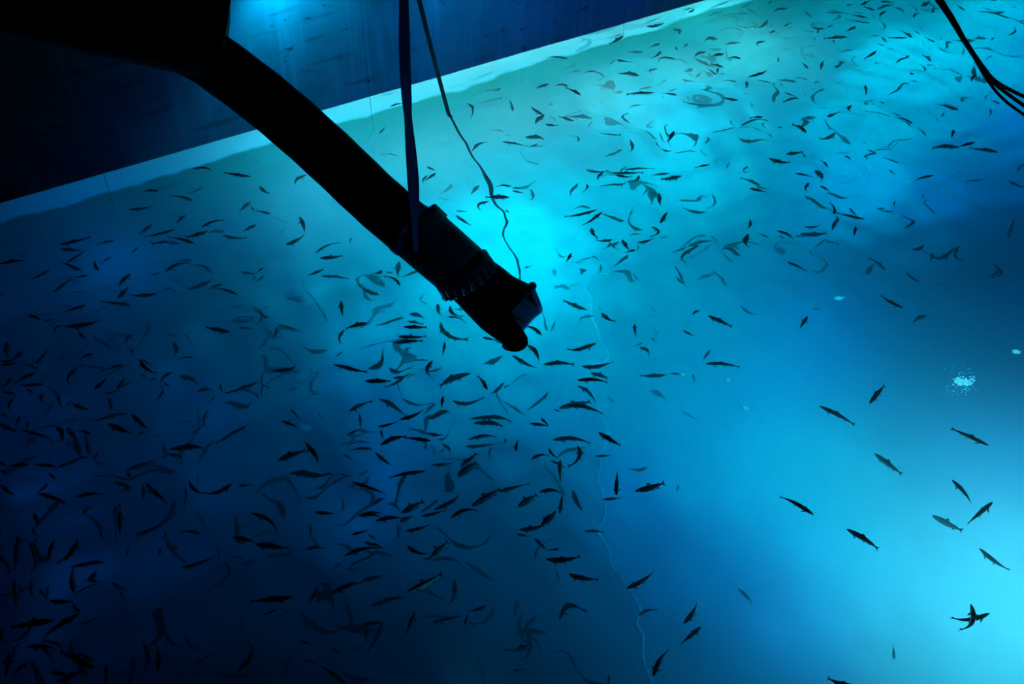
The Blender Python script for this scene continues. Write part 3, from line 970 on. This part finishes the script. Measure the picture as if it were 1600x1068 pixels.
 (500,590,545,690,-.12,1),(410,600,430,700,-.05,1),(430,720,340,770,0,1),(500,700,400,735,.05,1),(560,720,618,650,0,0),(0,740,60,770,0,0),(180,765,60,770,0,0),(350,765,190,765,0,0),(300,815,335,870,.1,0),(240,945,430,1015,0,0),
 (295,875,235,950,0,0),(0,870,120,955,0,0),(0,790,40,840,.2,0),(480,970,650,968,.05,0),(700,905,850,915,0,1),(1060,655,1280,665,.1,0),(1040,680,1110,760,.3,1),(1240,715,1235,750,0,1),(800,800,980,755,.05,1),(815,810,850,880,-.05,1),
 (915,885,1035,1030,0,0),(905,900,890,1010,0,1),(1180,855,1300,940,-.12,0),(1450,880,1290,940,-.1,0),(1130,910,1115,1040,-.1,1),(1520,545,1390,640,-.05,1),(1300,400,1310,510,.1,1),(1490,880,1600,872,0,1),(735,1020,750,1068,0,0),
 (1085,440,1200,440,.1,3),(830,930,720,985,0,2)],
(400, 534): [(485,130,700,195,-.05,0),(575,45,495,95,0,1),(85,170,230,110,-.3,0),(860,15,1040,8,0,0),(680,250,845,240,0,0),(990,200,780,290,-.05,1),(860,215,980,212,0,1),(700,170,815,60,-.1,1),(830,130,980,150,-.25,1),(960,60,830,80,.2,2),
 (1040,95,970,100,0,1),(1180,5,1162,80,0,0),(1095,110,1095,240,.2,0),(1440,290,1375,205,.05,0),(1330,190,1110,275,.05,1),(1545,112,1420,120,.05,2),(1160,330,1150,415,0,0),(1220,350,1410,345,-.25,1),(760,512,880,490,-.05,0),
 (890,482,1058,408,-.08,0),(575,450,740,380,.05,1),(760,375,905,450,.05,1),(1070,440,1200,432,.1,1),(170,508,275,578,.08,0),(1070,548,1175,555,-.05,0),(650,450,640,520,0,1),(550,555,640,520,0,1),(215,455,270,530,0,1),(40,250,20,330,0,1),
 (90,280,35,260,0,1),(435,470,435,520,0,2),(300,340,300,390,0,2),(780,540,800,600,0,0),(780,640,940,590,.12,0),(1090,600,920,595,0,0),(305,640,385,780,.08,0),(140,735,310,680,.05,0),(510,735,590,760,.12,1),(740,690,850,768,0,0),
 (720,680,580,690,.05,1),(1060,822,825,850,.05,0),(220,820,440,845,.1,1),(520,870,400,845,0,2),(590,880,815,948,.03,0),(980,865,905,970,.05,1,1.0),(1290,800,1390,700,.05,0,1.4),(1270,865,1390,775,0,0,1.6),(1080,815,1290,810,-.1,1),
 (1345,1045,1525,930,-.05,0,1.4),(1500,965,1720,890,0,0),(920,1060,1075,990,0,0,1.2),(1130,1050,1270,950,-.12,0),(680,1005,790,960,.05,1),(1480,700,1475,760,0,1),(1165,600,1235,710,.2,1),(1365,500,1535,528,.1,1),(1350,470,1600,500,.1,1),
 (1345,600,1500,600,.1,1),(1350,640,1520,660,-.1,1),(1550,610,1520,680,-.2,1),(920,335,1070,345,0,2),(1060,345,1040,400,-.2,2),(450,640,550,620,.3,2),(985,610,1000,730,.1,2),(1040,620,1060,700,0,2),(370,1050,490,1048,0,0),
 (650,1060,780,1068,.05,0),(1590,235,1450,320,-.05,1)],
(800, 534): [(95,15,165,125,.15,0),(515,20,350,45,-.15,0),(200,135,395,145,.05,0),(435,140,630,130,-.05,0),(0,100,170,165,0,1),(785,35,850,100,.1,1),(795,5,760,25,0,1),(1210,140,1425,160,.08,0),(1240,60,1190,130,.05,1),(490,170,620,230,.08,1),
 (405,240,605,262,.12,0),(395,275,528,395,.12,1),(1055,205,960,200,.05,1),(955,205,790,215,0,1),(300,420,490,370,.08,0,1.5),(330,400,570,455,.12,0),(265,420,310,440,0,0),(120,500,240,520,0,0),(185,470,240,525,0,0),(535,565,680,640,0,0),
 (270,615,485,628,.12,0),(20,705,38,605,0,0),(105,745,240,710,.1,0),(235,660,300,720,-.1,0),(405,645,350,780,-.2,0),(240,735,350,790,.05,1),(310,730,295,885,0,0),(160,940,300,940,.1,0),
 (30,1035,150,950,-.05,0,1.4),(285,1060,308,925,0,0),(360,905,440,1030,-.05,1),(655,955,655,795,0,0),(765,930,960,870,-.08,0,.9),(570,975,690,972,0,0),(500,720,610,715,0,1),(840,745,690,770,-.05,2),(205,300,135,390,0,2),
 (50,350,130,420,-.1,2),(1135,200,1140,260,0,2),(830,310,965,350,.1,3),(1070,420,1180,465,-.05,3),(650,310,705,360,.1,3),(20,255,90,250,0,2),(255,1040,190,1150,0,0),(1090,850,1090,920,0,3)],
(1200, 534): [(318,402,545,520,.06,0),(635,385,730,268,0,0),(1380,645,1140,540,-.03,0),(660,692,840,832,.03,1,.5),(1150,860,1270,1015,.05,0),(1405,1000,1245,1140,0,0),(285,1082,70,962,.08,0)],
(0, 801): [(210,0,215,100,-.1,0),(195,80,275,165,-.1,1),(10,120,30,230,-.3,0),(15,260,15,350,-.2,1),(95,160,75,320,-.05,1),(165,215,170,345,-.2,1),(240,175,190,220,0,1),(360,165,325,310,.1,0),(495,165,360,310,-.12,0),
 (750,0,745,138,0,0),(860,110,1010,50,-.1,1),(590,10,580,130,.1,2),(690,20,650,130,-.1,2),(80,400,88,600,0,0),(485,490,478,330,.05,0),(470,318,630,330,.1,1),(200,385,230,510,-.1,1),(255,440,300,525,0,1),(310,540,480,555,0,0),
 (520,620,470,550,-.12,0),(510,630,280,768,.03,0),(335,670,60,712,.03,0),(0,720,40,810,-.12,0),(165,832,360,860,.08,0),(595,960,380,870,0,0),(590,930,470,890,.1,0),(0,940,105,940,0,0),(50,870,35,1060,0,0),(660,930,645,1068,-.1,0),
 (180,940,80,1060,.1,0),(230,970,260,1068,-.1,0),(360,1050,550,965,0,0),(320,990,450,990,0,1),(890,810,900,970,-.1,0),(985,980,965,810,-.05,0),(1480,995,1540,790,-.2,0),(1455,140,1600,180,.05,0),(510,510,610,460,.12,1),
 (560,355,620,450,-.2,1),(710,380,680,430,0,1),(680,455,800,490,0,1),(740,510,740,610,-.1,2),(740,515,680,510,0,2),(1110,340,1300,270,-.1,1),(1300,180,1310,260,0,2),(820,200,790,290,-.1,1),(800,300,860,325,0,2),
 (1000,230,990,290,0,1),(1010,130,1010,200,0,1),(1240,150,1090,145,.05,1),(1230,930,1380,830,0,2),(560,678,650,672,0,1),(0,570,40,575,0,0)],
(400, 801): [(-30,0,120,140,.2,0),(10,180,190,215,-.03,0),(270,215,430,195,.12,1),(600,120,705,98,0,0),(720,100,770,140,0,1),(690,150,810,205,.05,1),(555,255,800,205,.12,0),(640,5,780,30,.12,0),(745,40,930,30,.05,0),(900,50,1010,0,0,0,1.3),
 (950,105,1130,70,-.05,0),(1225,48,1380,5,.1,0),(1065,5,1200,0,0,0),(1100,272,1210,160,0,0,1.8),(960,205,1100,235,-.1,0),(620,360,735,300,.05,2),(830,300,900,290,.1,2),(455,520,685,435,.06,0),(690,440,790,400,0,1),
 (235,525,-50,548,-.03,0),(370,480,340,575,0,0),(235,590,185,655,0,2),(140,590,30,625,0,1),(940,495,1175,378,-.08,0,.9),(1245,395,1190,555,-.1,1),(715,598,935,552,.12,1),(995,615,935,775,0,0),(780,690,710,870,-.05,1),
 (690,730,690,830,0,1),(650,705,800,690,0,1),(610,850,690,825,0,2),(1105,695,1280,640,0,0),(1440,572,1320,610,-.05,0),(1300,700,1330,620,0,0),(1330,680,1380,715,0,1),(290,790,350,820,0,1),(440,840,530,900,.1,2),(560,1068,390,945,0,0),
 (310,915,390,950,0,1),(320,10,315,90,0,1),(1100,650,1000,690,0,2),(1550,860,1620,865,0,2)],
(800, 801): [(240,0,165,90,0,0,1.0),(35,100,190,70,-.08,0),(135,150,220,235,0,0),(10,132,105,138,0,0),(300,228,220,230,0,0),(215,285,430,275,-.03,0),(465,120,600,138,.05,1),(365,375,545,425,-.03,0),(715,470,885,360,-.05,0),
 (295,310,335,430,0,2),(295,660,490,600,.3,1),(790,635,910,598,.1,1),(1070,690,1155,555,-.08,0),(1180,712,1050,825,0,0),(885,1015,985,855,.05,0),(1395,485,1505,582,.08,2),(0,870,120,820,-.1,1,1.4),(0,985,80,970,0,1),(615,1010,610,1090,0,1)],
(1200, 801): [(490,98,692,228,.08,0),(1025,20,1225,112,.08,1,1.3),(1320,218,1520,355,-.08,1),(1385,622,1140,650,-.1,0),(1268,565,1190,730,-.18,0),(790,915,785,815,0,2),(560,1090,368,1025,-.05,0)],

}
fish = []
for (ox, oy), L in TILES.items():
    for q in L:
        hx_, hy_, tx_, ty_, bd, tone = q[:6]
        roll = q[6] if len(q) > 6 else None
        fish.append((ox + hx_ / 4, oy + hy_ / 4, ox + tx_ / 4, oy + ty_ / 4, bd, tone, roll))

CLOCK = ['twelve', 'one', 'two', 'three', 'four', 'five', 'six', 'seven', 'eight', 'nine', 'ten', 'eleven']
LAND = [(805, 500, 'hose mouth'), (702, 182, 'rope entry'), (1530, 100, 'black cables'), (350, 60, 'pipe flange'),
        (1505, 598, 'sparkle patch')]


ONES = ['one', 'one', 'two', 'three', 'four', 'five', 'six', 'seven', 'eight', 'nine', 'ten', 'eleven', 'twelve', 'thirteen', 'fourteen',
        'fifteen', 'sixteen', 'seventeen', 'eighteen', 'nineteen']


def number(d):
    n_ = int(round(d))
    if n_ < 20: return ONES[n_]
    return ['twenty', 'thirty', 'forty'][n_ // 10 - 2] + ('-' + ONES[n_ % 10] if n_ % 10 else '')


def clock(dx, dy):
    return CLOCK[int(round(math.degrees(math.atan2(dx, -dy)) / 30)) % 12]


def fish_label(hx_, hy_, tx_, ty_, bd, tone, roll, used):
    cx, cy_ = (hx_ + tx_) / 2, (hy_ + ty_) / 2
    look = ['dark', 'dim', 'faint', 'ghostly'][tone]
    if roll: look = 'bright-bellied'
    shape = 'straight' if abs(bd) < 0.09 else ('curved' if abs(bd) < 0.19 else 'hooked')
    size = ''
    cand = sorted(LAND, key=lambda l: math.hypot(cx - l[0], cy_ - l[1]))
    for half in (False, True):
        for l in cand[:3]:
            d = math.hypot(cx - l[0], cy_ - l[1]) / 43.0
            ang = math.degrees(math.atan2(cx - l[0], -(cy_ - l[1]))) % 360
            if half:
                to = 'half past ' + CLOCK[int(ang / 30) % 12]
            else:
                to = clock(cx - l[0], cy_ - l[1]) + " o'clock"
            s = "%s %s fish heading %s o'clock, %s fish lengths from %s toward %s" % (
                look, shape, clock(hx_ - tx_, hy_ - ty_), number(d), l[2], to)
            if s not in used: return s
    return s


HAND = {  # picture points of the fish that stand out on the open water
    (1308, 649): 'large dark fish on open water straight above the pale blurred fish, facing the hose',
    (1371, 616): 'short dark fish pointing steeply down, just above and beside the large fish on open water',
    (1515, 682): 'dark slender fish with its forked tail toward the hose, directly under the patch of bubbles',
    (1388, 724): 'pale blurred fish swimming deep below the large dark fish on open water',
    (1502, 768): 'dark fish diving tail-down below the slender forked-tail fish, above the black fish',
    (1531, 802): 'blackest fish on the open water, pointing steeply up beside the bright-bellied pale fish',
    (1244, 789): 'dark humped fish swimming alone with its forked tail toward the hose',
    (1348, 841): 'dark curved fish with a forked tail, between the humped fish and the crossed pair',
    (1481, 817): 'pale fish with a shining white belly just below the blackest fish',
    (1555, 873): 'pale curved fish at the top of the brightest patch of water',
    (1516, 960): 'longer and flatter fish of the crossed pair on the brightest water',
    (1507, 963): 'upright fish of the crossed pair on the brightest water',
    (1397, 1017): 'faint small fish pointing straight down beside the brightest water',
    (1316, 1065): 'black fish cut by the lower picture edge below the bright water',

}

order = sorted(range(len(fish)), key=lambda i: -math.hypot(fish[i][0] - fish[i][2], fish[i][1] - fish[i][3]))
single = set(order[:300])
used = set()
shoal_V, shoal_F = [], []
Z_TONE = [(-0.45, -0.14), (-1.1, -0.6), (-1.9, -1.35), (-2.5, -2.1)]
prng = random.Random(5)
for i, (hx_, hy_, tx_, ty_, bd, tone, roll) in enumerate(fish):
    zz = prng.uniform(*Z_TONE[tone])
    a = under(hx_, hy_, zz)
    b = under(tx_, ty_, zz)
    L = (a - b).length
    # bow: positive bulges up in the picture; turn into the sign of the fish's own frame
    dx, dy = tx_ - hx_, ty_ - hy_
    ln = math.hypot(dx, dy) or 1
    px_, py_ = -dy / ln, dx / ln           # one of the two normals in picture space (y down)
    if abs(py_) < 0.15:
        flip = px_ > 0
    else:
        flip = py_ > 0
    if flip: px_, py_ = -px_, -py_
    mid = Vector(((hx_ + tx_) / 2, (hy_ + ty_) / 2, 0))
    m1 = under(mid.x + px_ * 5, mid.y + py_ * 5, zz)
    m0 = under(mid.x, mid.y, zz)
    X_ = (b - a).normalized()
    S_ = Vector((-X_.y, X_.x, 0))
    sgn = 1 if (m1 - m0).dot(S_) > 0 else -1
    want = bd * sgn
    kb = min(BENDS, key=lambda q: abs(q - want))
    pr = PROTO[kb]
    rl = prng.uniform(-0.35, 0.35) if roll is None else roll
    if tone == 0 and roll is None and prng.random() < 0.25: rl *= 2
    yaw = math.atan2(X_.y, X_.x)
    if roll is not None: rl = -min(roll, 1.15) * (1 if math.cos(yaw) > 0 else -1)
    R = Matrix.Rotation(yaw, 4, 'Z') @ Matrix.Rotation(prng.uniform(-0.06, 0.06), 4, 'Y') @ Matrix.Rotation(rl, 4, 'X')
    thick = min(1.25, max(0.75, 0.36 / max(L, 0.1)))
    M = Matrix.Translation((a + b) / 2) @ R @ Matrix.Diagonal((L, L * thick, L * thick, 1))
    if i in single:
        big = ln > 26
        o = bpy.data.objects.new('fish', pr['body'] if big else pr['small'])
        o.matrix_world = M
        COL.objects.link(o)
        if roll is not None:
            o.material_slots[0].link = 'OBJECT'
            o.material_slots[0].material = M_silver
        key = next((k for k in HAND if math.hypot(k[0] - mid.x, k[1] - mid.y) < 9), None)
        lab = HAND.pop(key) if key else fish_label(hx_, hy_, tx_, ty_, bd, tone, roll, used)
        used.add(lab)
        tag(o, lab, 'fish', 'fish swimming in the tank')
        if big:
            for k in FINS:
                c = bpy.data.objects.new(k.replace('_b', ''), pr[k])
                c.parent = o
                COL.objects.link(c)
    else:
        vo = len(shoal_V)
        shoal_V += [M @ v.co for v in pr['small'].vertices]
        shoal_F += [tuple(vo + k for k in p.vertices) for p in pr['small'].polygons]
for q in range(240):
    if q < 150:
        cx, cy_ = prng.uniform(0, 930), prng.uniform(430, 1060)
        zz = prng.uniform(-2.4, -1.5)
    else:
        cx, cy_ = prng.uniform(880, 1600), prng.uniform(0, 1) ** 1.5 * 430 + 5
        zz = prng.uniform(-1.9, -0.5)
        if (under(cx, cy_, zz) - ORG).dot(EV) < 0.5: continue
    pr = PROTO[prng.choice(BENDS)]
    L = prng.uniform(0.28, 0.42)
    M = Matrix.Translation(under(cx, cy_, zz)) @ Matrix.Rotation(prng.uniform(0, 6.28), 4, 'Z') @ Matrix.Rotation(prng.uniform(-.4, .4), 4, 'X') @ Matrix.Diagonal((L, L, L, 1))
    vo = len(shoal_V)
    shoal_V += [M @ v.co for v in pr['small'].vertices]
    shoal_F += [tuple(vo + k for k in p.vertices) for p in pr['small'].polygons]
sm = mesh_from('fish_shoal', shoal_V, shoal_F, M_fin)
tag(add('fish_shoal', sm), 'small dark fish scattered thickly among the larger ones of the shoal', 'fish', None, 'stuff')
